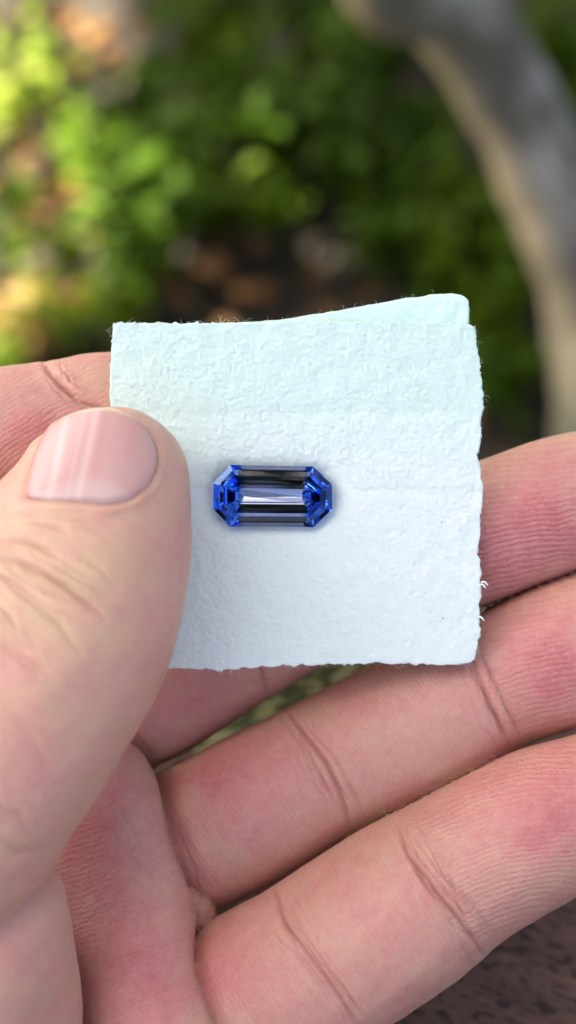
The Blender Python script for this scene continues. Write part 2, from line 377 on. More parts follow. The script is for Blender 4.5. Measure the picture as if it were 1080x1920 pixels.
def build_cloth():
    d = ray(560, 1290); c = CAM + d * ((BENCH_TOP - CAM.z) / d.z)
    n = 60; gx, gy = np.meshgrid(np.linspace(-.02, .024, n), np.linspace(-.012, .024, n), indexing='ij')
    gz = .0035 + .0025 * np.sin(gx * 160 + 2 * np.sin(gy * 90)) + .002 * np.sin(gy * 210 + gx * 60)
    gz = gz + .003 * np.clip((gy + .012) / .02, 0, 1)
    v = np.stack([gx, gy, gz], -1).reshape(-1, 3); idx = np.arange(n * n).reshape(n, n)
    f = np.stack([idx[:-1, :-1], idx[1:, :-1], idx[1:, 1:], idx[:-1, 1:]], -1).reshape(-1, 4)
    t = NT('olive_cloth'); vv = t.coord((1, 1.7, 1)); nn = t.noise(vv, 260, 4, .55, .8)
    t.put(t.b.inputs['Base Color'], t.ramp(nn, [(.4, (.05, .06, .02)), (.5, (.13, .14, .05)), (.6, (.26, .26, .11))])); t.b.inputs['Roughness'].default_value = .95
    o = link('cloth', mesh_np('cloth', v, f), t.m); 
    o.location = (c.x, c.y, BENCH_TOP); o.rotation_euler = (0, 0, R(20))
    m = o.modifiers.new('thick', 'SOLIDIFY'); m.thickness = .0015; m.offset = 1
    tag(o, 'olive green mottled cloth on the bench, seen between the middle and ring fingers', 'cloth')
build_cloth()

# ------------------------------------------------------------------ the hand: one implicit surface
H = 0.5
LO = np.array([-96., -112., -58.]); HI = np.array([62., 34., 40.])
NX, NY, NZ = ((HI - LO) / H).astype(int)
AX = [LO[i] + H * np.arange(n, dtype=np.float32) for i, n in enumerate((NX, NY, NZ))]
BIG = 12.0
def field(chains, k=0.0, pad=9.0, sub=7):
    F = np.full((NX, NY, NZ), BIG, np.float32)
    for ch in chains:
        nodes = []
        for (x, y, z, r) in ch[0]: nodes.append([*px(x, y, z), r])
        fz = ch[1] if len(ch) > 1 else 1.0
        S = spline(nodes, sub)
        Fc = F if k == 0 else np.full((NX, NY, NZ), BIG, np.float32)
        lo_c = None; hi_c = None
        for a, b in zip(S[:-1], S[1:]):
            m = max(a[3], b[3]) + pad
            lo = np.minimum(a[:3], b[:3]) - m; hi = np.maximum(a[:3], b[:3]) + m
            i0 = np.clip(np.floor((lo - LO) / H).astype(int), 0, (NX, NY, NZ)); i1 = np.clip(np.ceil((hi - LO) / H).astype(int) + 1, 0, (NX, NY, NZ))
            if (i1 <= i0).any(): continue
            lo_c = i0 if lo_c is None else np.minimum(lo_c, i0); hi_c = i1 if hi_c is None else np.maximum(hi_c, i1)
            sl = tuple(slice(p, q) for p, q in zip(i0, i1))
            X = AX[0][sl[0]][:, None, None] - np.float32(a[0]); Y = AX[1][sl[1]][None, :, None] - np.float32(a[1]); Z = AX[2][sl[2]][None, None, :] - np.float32(a[2])
            d = (b[:3] - a[:3]).astype(np.float32); L2 = float(d @ d) + 1e-9
            t = np.clip((X * d[0] + Y * d[1] + Z * d[2]) / np.float32(L2), 0, 1)
            dist = np.sqrt((X - t * d[0]) ** 2 + (Y - t * d[1]) ** 2 + ((Z - t * d[2]) / np.float32(fz)) ** 2) - (np.float32(a[3]) + t * np.float32(b[3] - a[3]))
            np.minimum(Fc[sl], dist, out=Fc[sl])
        if k > 0 and lo_c is not None:
            sl = tuple(slice(p, q) for p, q in zip(lo_c, hi_c)); F[sl] = smin(F[sl], Fc[sl], k)
    return F
def smin(a, b, k):
    h = np.clip(k - np.abs(a - b), 0, None) / np.float32(k)
    return np.minimum(a, b) - h * h * np.float32(k * .25)
def crease(a, b, depth, w):
    return np.minimum(a, b) + np.float32(depth) * np.exp(-((a - b) / np.float32(w)) ** 2)

F_INDEX = [([(440, 800, -11, 6.5), (330, 790, -11, 8.0), (210, 786, -10, 8.6), (120, 803, -9, 8.7), (0, 826, -8, 9.2), (-200, 890, -9, 9.8), (-380, 1020, -14, 10.5), (-420, 1210, -21, 11), (-260, 1420, -23, 12.5), (-420, 1800, -26, 15)],)]
F_MIDDLE = [([(1210, 880, -13, 6.0), (1130, 920, -11.5, 8.2), (1030, 958, -11, 9.2), (900, 1008, -11.5, 9.2), (760, 1050, -13, 8.8), (620, 1092, -14, 9.2), (430, 1198, -16, 9.4), (290, 1294, -18, 9.4), (200, 1345, -22, 9.6), (60, 1480, -27, 11), (-250, 1900, -28, 15)],)]
F_RING = [([(1290, 1130, -13, 6.5), (1200, 1172, -11, 9.4), (1060, 1218, -10, 9.9), (925, 1280, -11, 9.1), (785, 1361, -11, 9.8), (610, 1443, -12, 9.3), (480, 1512, -13, 9.8), (340, 1582, -16, 10), (200, 1640, -22, 10.5), (-150, 1950, -28, 15)],)]
F_LITTLE = [([(1200, 1440, -5, 6.5), (1115, 1500, -3, 8.4), (1000, 1553, -2.5, 9.6), (865, 1627, -3, 10), (740, 1712, -3, 10.9), (585, 1812, -4, 10.9), (450, 1890, -7, 11.4), (300, 1975, -13, 12.2), (100, 2100, -16, 13.5), (-300, 2350, -25, 15)],)]
F_PALM = [([(205, 1452, -9, 5.0), (222, 1530, -8, 6.2), (250, 1640, -7.5, 7.0), (260, 1740, -5.5, 7.4), (270, 1860, -1.5, 8.0), (300, 2000, 0, 9.5), (160, 2200, -8, 15)],),
          ([(130, 1560, -13, 9.5), (150, 1750, -14, 13), (100, 1950, -15, 15), (-150, 2250, -18, 19), (-600, 2560, -26, 23), (-1100, 2900, -34, 24)],),
          ([(40, 1560, -18, 12), (-50, 1800, -18, 17), (-350, 2150, -20, 20), (-700, 2480, -26, 23)],)]
F_THUMB = [([(215, 903, 8.1, 8.7), (200, 1010, 11, 9.8), (150, 1180, 14, 10.9), (55, 1350, 17, 11.0), (-70, 1530, 18.5, 11.6), (-230, 1780, 12, 15), (-400, 2050, 0, 18)], .92),
           ([(134, 945, 6.5, 7.2), (60, 1060, 9.5, 9.6), (-30, 1220, 13, 11), (-160, 1420, 16, 12)], .92)]
F_THENAR = [([(-60, 1725, 13, 11.3), (-52, 1830, 10, 12.2), (-60, 1960, 5, 13.5), (-170, 2150, -4, 18), (-420, 2350, -16, 21)],)]
fi, fm, fr, fl = field(F_INDEX), field(F_MIDDLE), field(F_RING), field(F_LITTLE)
fp = field(F_PALM, 7.0); fw = field([([(335, 1610, -13, 3.2), (358, 1680, -10, 3.0), (371, 1716, -10, 2.6)],)], 2.0); ft = field(F_THUMB, 6.0); fn = field(F_THENAR)
GROUPS = [fi, fm, fr, fl, fp, ft, fn]      # 0..6
F = crease(fi, fm, .8, .9)
F = crease(F, fr, 1.0, .8); F = crease(F, fl, .65, .8)
F = crease(F, fp, 1.1, .9); F = crease(F, fw, .5, .6)
tt = crease(ft, fn, 1.3, 1.6)
F = crease(F, tt, .8, 1.2)

def surface_nets(F):
    neg = F < 0
    c = np.zeros((NX - 1, NY - 1, NZ - 1), np.int8)
    for i in (0, 1):
        for j in (0, 1):
            for k in (0, 1): c += neg[i:NX - 1 + i, j:NY - 1 + j, k:NZ - 1 + k]
    act = (c > 0) & (c < 8); cells = np.argwhere(act).astype(np.int32); vid = np.full(act.shape, -1, np.int32); vid[act] = np.arange(len(cells))
    acc = np.zeros((len(cells), 3), np.float32); cnt = np.zeros(len(cells), np.float32)
    corners = [(i, j, k) for i in (0, 1) for j in (0, 1) for k in (0, 1)]
    val = {q: F[cells[:, 0] + q[0], cells[:, 1] + q[1], cells[:, 2] + q[2]] for q in corners}
    for q in corners:
        for ax in range(3):
            if q[ax]: continue
            r = list(q); r[ax] = 1; r = tuple(r); a, b = val[q], val[r]; m = (a < 0) != (b < 0)
            t = np.where(m, a / np.where(m, a - b, 1), 0)
            p = np.tile(np.array(q, np.float32), (len(cells), 1)); p[:, ax] += t
            acc[m] += p[m]; cnt[m] += 1
    V = LO + H * (cells + acc / cnt[:, None])
    quads = []
    for ax in range(3):
        sl0 = [slice(None)] * 3; sl1 = [slice(None)] * 3; sl0[ax] = slice(0, -1); sl1[ax] = slice(1, None)
        ch = neg[tuple(sl0)] != neg[tuple(sl1)]; e = np.argwhere(ch); o1, o2 = [(1, 2), (2, 0), (0, 1)][ax]
        ok = (e[:, o1] > 0) & (e[:, o2] > 0) & (e[:, o1] < (NX, NY, NZ)[o1] - 1) & (e[:, o2] < (NX, NY, NZ)[o2] - 1); e = e[ok]
        def at(d1, d2):
            g = e.copy(); g[:, o1] += d1; g[:, o2] += d2; return vid[g[:, 0], g[:, 1], g[:, 2]]
        q = np.stack([at(-1, -1), at(0, -1), at(0, 0), at(-1, 0)], -1)
        flip = ~neg[e[:, 0], e[:, 1], e[:, 2]]; q[flip] = q[flip][:, ::-1]; quads.append(q)
    return V, np.concatenate(quads)
def sample(Fd, P):
    g = (P - LO) / H; i = np.clip(np.floor(g).astype(int), 0, np.array((NX, NY, NZ)) - 2); f = g - i; out = 0
    for a in (0, 1):
        for b in (0, 1):
            for c in (0, 1):
                w = (f[:, 0] if a else 1 - f[:, 0]) * (f[:, 1] if b else 1 - f[:, 1]) * (f[:, 2] if c else 1 - f[:, 2])
                out = out + w * Fd[i[:, 0] + a, i[:, 1] + b, i[:, 2] + c]
    return out
def grad(Fd, P, e=.6):
    g = np.stack([sample(Fd, P + np.eye(3)[k] * e) - sample(Fd, P - np.eye(3)[k] * e) for k in range(3)], -1)
    return g / (np.linalg.norm(g, axis=1, keepdims=True) + 1e-9)

# close the surface at the box
F[0], F[-1] = 1, 1; F[:, 0], F[:, -1] = 1, 1; F[:, :, 0], F[:, :, -1] = 1, 1
V, Qd = surface_nets(F)
# keep the surface of the outermost skin only; light smoothing along edges
def smooth(V, Q, it=2, lam=.5):
    e = np.concatenate([Q[:, [0, 1]], Q[:, [1, 2]], Q[:, [2, 3]], Q[:, [3, 0]]]); 
    for _ in range(it):
        s = np.zeros_like(V); c = np.zeros(len(V))
        for k in range(3): s[:, k] = np.bincount(e[:, 0], V[e[:, 1], k], len(V)) + np.bincount(e[:, 1], V[e[:, 0], k], len(V))
        c = np.bincount(e[:, 0], minlength=len(V)) + np.bincount(e[:, 1], minlength=len(V))
        V = V + lam * (s / np.maximum(c, 1)[:, None] - V)
    return V
V = smooth(V, Qd, 3)
SNAPS = []
def refine(V, Q, sel):
    q = Q[sel]; rest = Q[~sel]; e = np.concatenate([q[:, [0, 1]], q[:, [1, 2]], q[:, [2, 3]], q[:, [3, 0]]]); es = np.sort(e, 1)
    key = es[:, 0].astype(np.int64) * len(V) + es[:, 1]; uk, first, inv = np.unique(key, return_index=True, return_inverse=True); ue = es[first]
    mid = (V[ue[:, 0]] + V[ue[:, 1]]) / 2; cen = V[q].mean(1); m = (inv + len(V)).reshape(4, -1); c = np.arange(len(q)) + len(V) + len(ue)
    nq = np.concatenate([np.stack([q[:, i], m[i], c, m[i - 1]], -1) for i in range(4)])
    re_ = np.sort(np.concatenate([rest[:, [0, 1]], rest[:, [1, 2]], rest[:, [2, 3]], rest[:, [3, 0]]]), 1)
    bd = np.isin(uk, re_[:, 0].astype(np.int64) * len(V) + re_[:, 1]); SNAPS.append((np.where(bd)[0] + len(V), ue[bd, 0], ue[bd, 1]))   # seam to the coarser part
    nv = np.concatenate([V, mid, cen]); used = np.zeros(len(nv), bool); used[nq.ravel()] = True
    return nv, np.concatenate([rest, nq]), used
N = grad(F, V); k = D / (S_MM * (D - V[:, 2])); px_ = 540 + V[:, 0] * k; py_ = 960 - V[:, 1] * k
ok = (N[:, 2] > -.3) & (px_ > -40) & (px_ < 1120) & (py_ > 620) & (py_ < 1960)
V, Qd, used = refine(V, Qd, ok[Qd].all(1))
N = grad(F, V); k = D / (S_MM * (D - V[:, 2])); px_ = 540 + V[:, 0] * k; py_ = 960 - V[:, 1] * k
ok = (N[:, 2] > -.1) & (px_ > -20) & (px_ < 1100) & (py_ > 640) & (py_ < 1940)
V, Qd, used2 = refine(V, Qd, ok[Qd].all(1)); used = np.concatenate([used, np.ones(len(V) - len(used), bool)])
d_ = sample(F, V) * .8; N = grad(F, V); nf = np.abs(d_) < .3; V = V - N * (d_ * nf * used)[:, None] * .5
V = smooth(V, Qd, 2, .4); print('hand verts', len(V), 'quads', len(Qd))
N = grad(F, V)
gv = np.stack([sample(g, V) for g in GROUPS], -1); GID = gv.argmin(1)
k = D / (S_MM * (D - V[:, 2])); PX = 540 + V[:, 0] * k; PY = 960 - V[:, 1] * k
front = np.clip(N[:, 2] * 2 + .5, 0, 1)          # skin turned to the lens side (pads)
def polydist(pl, ix=slice(None)):
    pl = np.array(pl, float); X, Y = PX[ix], PY[ix]; best = np.full(len(X), 1e9); tt_ = np.zeros(len(X)); L = len(pl) - 1
    for i, (a, b) in enumerate(zip(pl[:-1], pl[1:])):
        d = b - a; t = np.clip(((X - a[0]) * d[0] + (Y - a[1]) * d[1]) / (d @ d), 0, 1)
        ds = np.hypot(X - a[0] - t * d[0], Y - a[1] - t * d[1]); m = ds < best
        best[m] = ds[m]; tt_[m] = (i + t[m]) / L
    return best, tt_
disp = np.zeros(len(V)); dark = np.zeros(len(V))
# creases: (group, points in photo pixels, depth mm, half width px, fade at ends)
CREASES = [
 (2, [(540, 1330), (565, 1370), (610, 1430), (640, 1490), (660, 1560)], .75, 9), (2, [(575, 1360), (625, 1420), (665, 1490), (690, 1545)], .35, 7), (2, [(530, 1345), (570, 1400), (600, 1450), (625, 1510)], .25, 6),
 (2, [(880, 1230), (905, 1290), (935, 1350), (958, 1400)], .7, 9), (2, [(900, 1225), (925, 1275), (955, 1330), (975, 1375)], .35, 7),
 (2, [(285, 1480), (330, 1550), (365, 1630), (385, 1715)], .6, 9), (2, [(310, 1490), (345, 1560), (390, 1660)], .3, 8),
 (3, [(745, 1550), (765, 1605), (810, 1665), (860, 1720), (905, 1785)], .8, 9), (3, [(760, 1580), (800, 1625), (850, 1690), (885, 1730)], .4, 7), (3, [(775, 1570), (830, 1640), (890, 1700), (925, 1750)], .3, 7),
 (3, [(510, 1655), (535, 1730), (585, 1800), (640, 1870), (675, 1925)], .7, 10), (3, [(540, 1690), (575, 1760), (620, 1825), (680, 1900)], .4, 8), (3, [(520, 1700), (560, 1790), (620, 1880)], .3, 8),
 (1, [(222, 1325), (250, 1370), (285, 1415)], .6, 9), (1, [(470, 1225), (490, 1260), (505, 1300)], .5, 9),
 (0, [(88, 690), (112, 720), (145, 750), (205, 775)], .7, 9), (0, [(80, 672), (95, 700), (130, 740)], .3, 7),
 (4, [(120, 1770), (200, 1705), (245, 1650), (262, 1590)], .25, 12), (4, [(150, 1440), (190, 1415), (250, 1412)], .2, 8),
 (5, [(-20, 1040), (40, 1055), (80, 1072), (120, 1098), (150, 1120), (195, 1158)], .85, 8), (5, [(-20, 1008), (50, 1015), (85, 1030), (108, 1046)], .6, 7), (5, [(50, 981), (100, 988), (128, 1000)], .4, 6),
 (5, [(-20, 1074), (30, 1090), (62, 1117)], .5, 7), (5, [(-20, 1124), (15, 1150), (30, 1175)], .4, 6), (5, [(20, 965), (70, 968), (120, 972)], .25, 6), (5, [(140, 1035), (185, 1065), (220, 1100)], .25, 7),
 (5, [(60, 1040), (110, 1065), (160, 1095)], .25, 5), (5, [(20, 1100), (70, 1135), (110, 1170), (150, 1225)], .35, 8), (5, [(-10, 1195), (60, 1240), (110, 1290)], .25, 9), (5, [(150, 985), (190, 1000), (220, 1030)], .2, 7),
 (5, [(-20, 1500), (30, 1530), (60, 1570)], .3, 12), (5, [(-10, 1560), (30, 1600), (80, 1590)], .3, 10), (5, [(10, 1330), (60, 1380), (90, 1440)], .2, 10),
 (6, [(20, 1650), (60, 1640), (95, 1650)], .3, 10), (6, [(0, 1760), (60, 1800), (110, 1880)], .15, 12),
 (4, [(165, 1470), (215, 1500), (260, 1560)], .15, 10), (4, [(140, 1520), (200, 1560), (270, 1640)], .12, 10), (4, [(130, 1650), (190, 1690), (220, 1780)], .12, 12),
]
gl = np.random.default_rng(31)
def fine(g, a, b, n, width, dep=.10, w=3.2):
    # n thin broken lines running along a->b, spread over `width` pixels to either side
    a = np.array(a, float); b = np.array(b, float); t = (b - a); L = np.linalg.norm(t); t /= L; q = np.array([-t[1], t[0]])
    for _ in range(n):
        o = gl.normal(0, width * .55); s0 = gl.uniform(-.05, .6); s1 = min(1.05, s0 + gl.uniform(.25, .6)); tw = gl.normal(0, .10)
        pl = [a + t * L * u + q * (o + tw * L * (u - .5) + gl.normal(0, 3) + 14 * math.sin(u * 3.14)) for u in np.linspace(s0, s1, 5)]
        CREASES.append((g, [tuple(p) for p in pl], dep * gl.uniform(.5, 1.3), w * gl.uniform(.8, 1.4)))
fine(2, (555, 1340), (670, 1560), 28, 26); fine(2, (885, 1215), (968, 1400), 21, 22); fine(3, (745, 1560), (910, 1780), 32, 28); fine(3, (515, 1670), (690, 1920), 28, 30)
fine(2, (300, 1480), (390, 1700), 14, 18); fine(0, (85, 680), (190, 775), 18, 22); fine(1, (225, 1325), (290, 1410), 9, 12)
fine(4, (140, 1750), (260, 1580), 18, 40, .07); fine(4, (170, 1450), (330, 1700), 18, 40, .06); fine(4, (200, 1880), (340, 1760), 14, 50, .06)
fine(5, (-20, 1020), (200, 1150), 46, 50, .11, 4); fine(5, (0, 1200), (200, 1330), 28, 80, .07, 4); fine(5, (-20, 1480), (80, 1570), 18, 50, .08, 5); fine(6, (0, 1700), (110, 1800), 21, 80, .07, 5)
fine(5, (40, 960), (300, 960), 14, 12, .06, 3.5); fine(5, (230, 1000), (320, 1180), 18, 40, .05, 3.5)
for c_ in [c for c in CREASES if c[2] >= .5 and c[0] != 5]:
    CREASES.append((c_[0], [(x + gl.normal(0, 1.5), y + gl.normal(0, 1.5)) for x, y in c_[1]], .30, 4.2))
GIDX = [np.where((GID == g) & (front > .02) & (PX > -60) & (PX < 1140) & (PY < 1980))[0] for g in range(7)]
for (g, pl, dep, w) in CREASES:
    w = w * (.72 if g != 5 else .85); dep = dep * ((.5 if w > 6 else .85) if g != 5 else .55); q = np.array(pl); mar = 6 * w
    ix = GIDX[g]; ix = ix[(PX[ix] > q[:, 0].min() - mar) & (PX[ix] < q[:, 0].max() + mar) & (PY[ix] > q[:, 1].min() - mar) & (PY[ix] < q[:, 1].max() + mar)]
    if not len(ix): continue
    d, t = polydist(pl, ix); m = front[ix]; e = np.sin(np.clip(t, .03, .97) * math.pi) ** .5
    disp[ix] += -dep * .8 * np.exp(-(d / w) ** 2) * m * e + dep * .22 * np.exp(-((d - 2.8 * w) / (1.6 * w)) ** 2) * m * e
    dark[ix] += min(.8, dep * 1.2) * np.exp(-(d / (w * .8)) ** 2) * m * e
# nail bed
NAIL = [(52, 934), (57, 900), (64, 866), (78, 832), (97, 799), (144, 776), (180, 769), (212, 769), (249, 785), (278, 815), (293, 850), (290, 880), (274, 912), (243, 936), (202, 945), (156, 938), (110, 938)]
def inside(pl, X, Y):
    r = np.zeros(len(X), bool); n = len(pl)
    for i in range(n):
        x1, y1 = pl[i]; x2, y2 = pl[(i + 1) % n]
        c = ((y1 > Y) != (y2 > Y)) & (X < (x2 - x1) * (Y - y1) / (y2 - y1 + 1e-9) + x1); r ^= c
    return r
nd, _ = polydist(NAIL + NAIL[:1]); ins = inside(NAIL, PX, PY) & (GID == 5); sg = np.where(ins, nd, -nd)
mt = (GID == 5) * (N[:, 2] > -.1)
disp += mt * (-.42 * np.clip((sg + 3) / 10, 0, 1))
fold = np.clip((PY - 790) / 40, 0, 1)
disp += mt * fold * .22 * np.exp(-((sg + 14) / 9) ** 2)
# fleshy unevenness
def lump(P, f, s):
    return np.sin(P[:, 0] * f + s) * np.sin(P[:, 1] * f * 1.1 + 1.7 * s) * np.sin(P[:, 2] * f * .9 + .6 * s)
disp += .12 * lump(V, .45, 1.0) + .06 * lump(V, 1.1, 2.0)
gs = np.sort(gv, 1); disp *= np.clip((gs[:, 1] - gs[:, 0] - .5) / 2.0, 0, 1)      # nothing pushed about inside the folds
V = V + N * disp[:, None]
for (i_, a_, b_) in SNAPS: V[i_] = (V[a_] + V[b_]) / 2

# redness of the skin itself: pads, knuckle skin
def blob(x, y, rx, ry, g): return np.exp(-((PX - x) / rx) ** 2 - ((PY - y) / ry) ** 2) * (GID == g)
red = np.zeros(len(V)) + .42
for (x, y, rx, ry, g, a) in [(980, 1000, 130, 110, 1, .55), (1040, 1230, 110, 90, 2, .6), (1030, 1500, 130, 90, 3, .6), (430, 1450, 120, 90, 2, .45), (750, 1340, 110, 60, 2, .1),
   (420, 1820, 100, 80, 3, .4), (700, 1700, 100, 70, 3, .15), (180, 1580, 90, 130, 4, .4), (260, 1830, 90, 110, 4, .55), (60, 820, 90, 70, 0, .4), (330, 1110, 60, 160, 5, .15), (120, 1420, 120, 80, 5, .1),
   (60, 1090, 170, 110, 5, -.38), (-20, 1440, 70, 60, 5, .15), (20, 1780, 80, 60, 6, .15), (330, 1300, 120, 60, 1, .35)]:
    red += .8 * a * blob(x, y, rx, ry, g)
red -= .12 * (GID == 5) + .08 * (GID == 6)
red *= np.clip(.75 + .5 * N[:, 2], .55, 1.0)
red = np.clip(red - .0 * dark, 0, 1)
# papillary ridges: phase (mm along the pattern) and amplitude
ph = np.zeros(len(V)); am = np.zeros(len(V))
def ridge(g, cx, cy, per, amp, zone=None):
    m = GID == g
    if zone is not None: m = m & zone
    ph[m] = np.hypot(PX[m] - cx, PY[m] - cy) / per; am[m] = amp
ridge(1, 1180, 2300, 10.5, 1.2); ridge(2, 1010, 620, 9, .45); ridge(2, 1130, 1800, 10.5, .65, PX > 930 + (PY - 1290) * .45)
ridge(3, 900, 2500, 9, .45); ridge(3, 1060, 2050, 10, .65, PX > 830 + (PY - 1640) * .5); ridge(4, -100, 900, 10, .7); ridge(0, 500, 1500, 9, .55); 
ridge(2, 2200, 300, 9, .45, PX < 900 + (PY - 1290) * .45); ridge(3, 2200, 700, 9, .45, PX < 800 + (PY - 1640) * .5); ridge(1, 1500, 300, 9, .35, PX < 650)
am *= front

def mat_skin():
    t = NT('skin'); v = t.coord((1000, 1000, 1000)); a_red = t.attr('redness').outputs['Fac']
    n1 = t.noise(v, .17, 6, .66); n2 = t.noise(v, .9, 5, .7); n3 = t.noise(v, 3.0, 4, .7)
    r = t.math('ADD', a_red, t.math('MULTIPLY', t.math('SUBTRACT', n1, .5), .95)); r = t.math('ADD', r, t.math('MULTIPLY', t.math('SUBTRACT', n2, .5), .6))
    c = t.ramp(r, [(.05, (.62, .42, .265)), (.4, (.63, .335, .26)), (.75, (.60, .23, .21)), (1.0, (.53, .15, .155))])
    c = t.mix(t.math('MULTIPLY', t.math('SUBTRACT', n3, .42), .6), c, (.72, .53, .45))
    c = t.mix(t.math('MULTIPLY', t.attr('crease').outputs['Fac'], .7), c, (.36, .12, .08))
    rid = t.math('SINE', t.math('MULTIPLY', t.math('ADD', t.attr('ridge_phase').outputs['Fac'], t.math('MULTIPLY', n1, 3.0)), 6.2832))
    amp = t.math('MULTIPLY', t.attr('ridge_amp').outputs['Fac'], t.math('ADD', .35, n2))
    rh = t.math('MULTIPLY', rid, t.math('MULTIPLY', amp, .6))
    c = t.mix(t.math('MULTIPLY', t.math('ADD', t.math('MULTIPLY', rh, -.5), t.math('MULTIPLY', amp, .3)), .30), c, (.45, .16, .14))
    t.put(t.b.inputs['Base Color'], c)
    rg = t.math('ADD', .36, t.math('MULTIPLY', n2, .2)); t.put(t.b.inputs['Roughness'], rg)
    t.b.inputs['Specular IOR Level'].default_value = .55
    t.b.inputs['Subsurface Weight'].default_value = .35; t.b.inputs['Subsurface Radius'].default_value = (1.0, .36, .22); t.b.inputs['Subsurface Scale'].default_value = .0022
    vo = t.node('ShaderNodeTexVoronoi'); vo.feature = 'DISTANCE_TO_EDGE'; t.l.new(v, vo.inputs['Vector']); vo.inputs['Scale'].default_value = 1.1
    fine = t.math('ADD', t.math('MULTIPLY', t.math('MINIMUM', vo.outputs['Distance'], .15), 3.0), t.math('MULTIPLY', n3, 1.0))
    nb = t.bump(fine, .00007, .9); nb = t.bump(rh, .00006, 1.0, nb)
    t.put(t.b.inputs['Normal'], nb); return t.m
SKIN = mat_skin()
org = px(100, 2000, -15)
me = mesh_np('hand', V / 1000, Qd)
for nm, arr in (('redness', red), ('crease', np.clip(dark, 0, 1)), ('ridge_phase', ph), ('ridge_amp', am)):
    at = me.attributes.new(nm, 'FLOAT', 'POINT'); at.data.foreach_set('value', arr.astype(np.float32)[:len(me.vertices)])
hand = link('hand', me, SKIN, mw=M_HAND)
tag(hand, 'bare left hand pinching the white paper between thumb and curled index finger', 'hand')

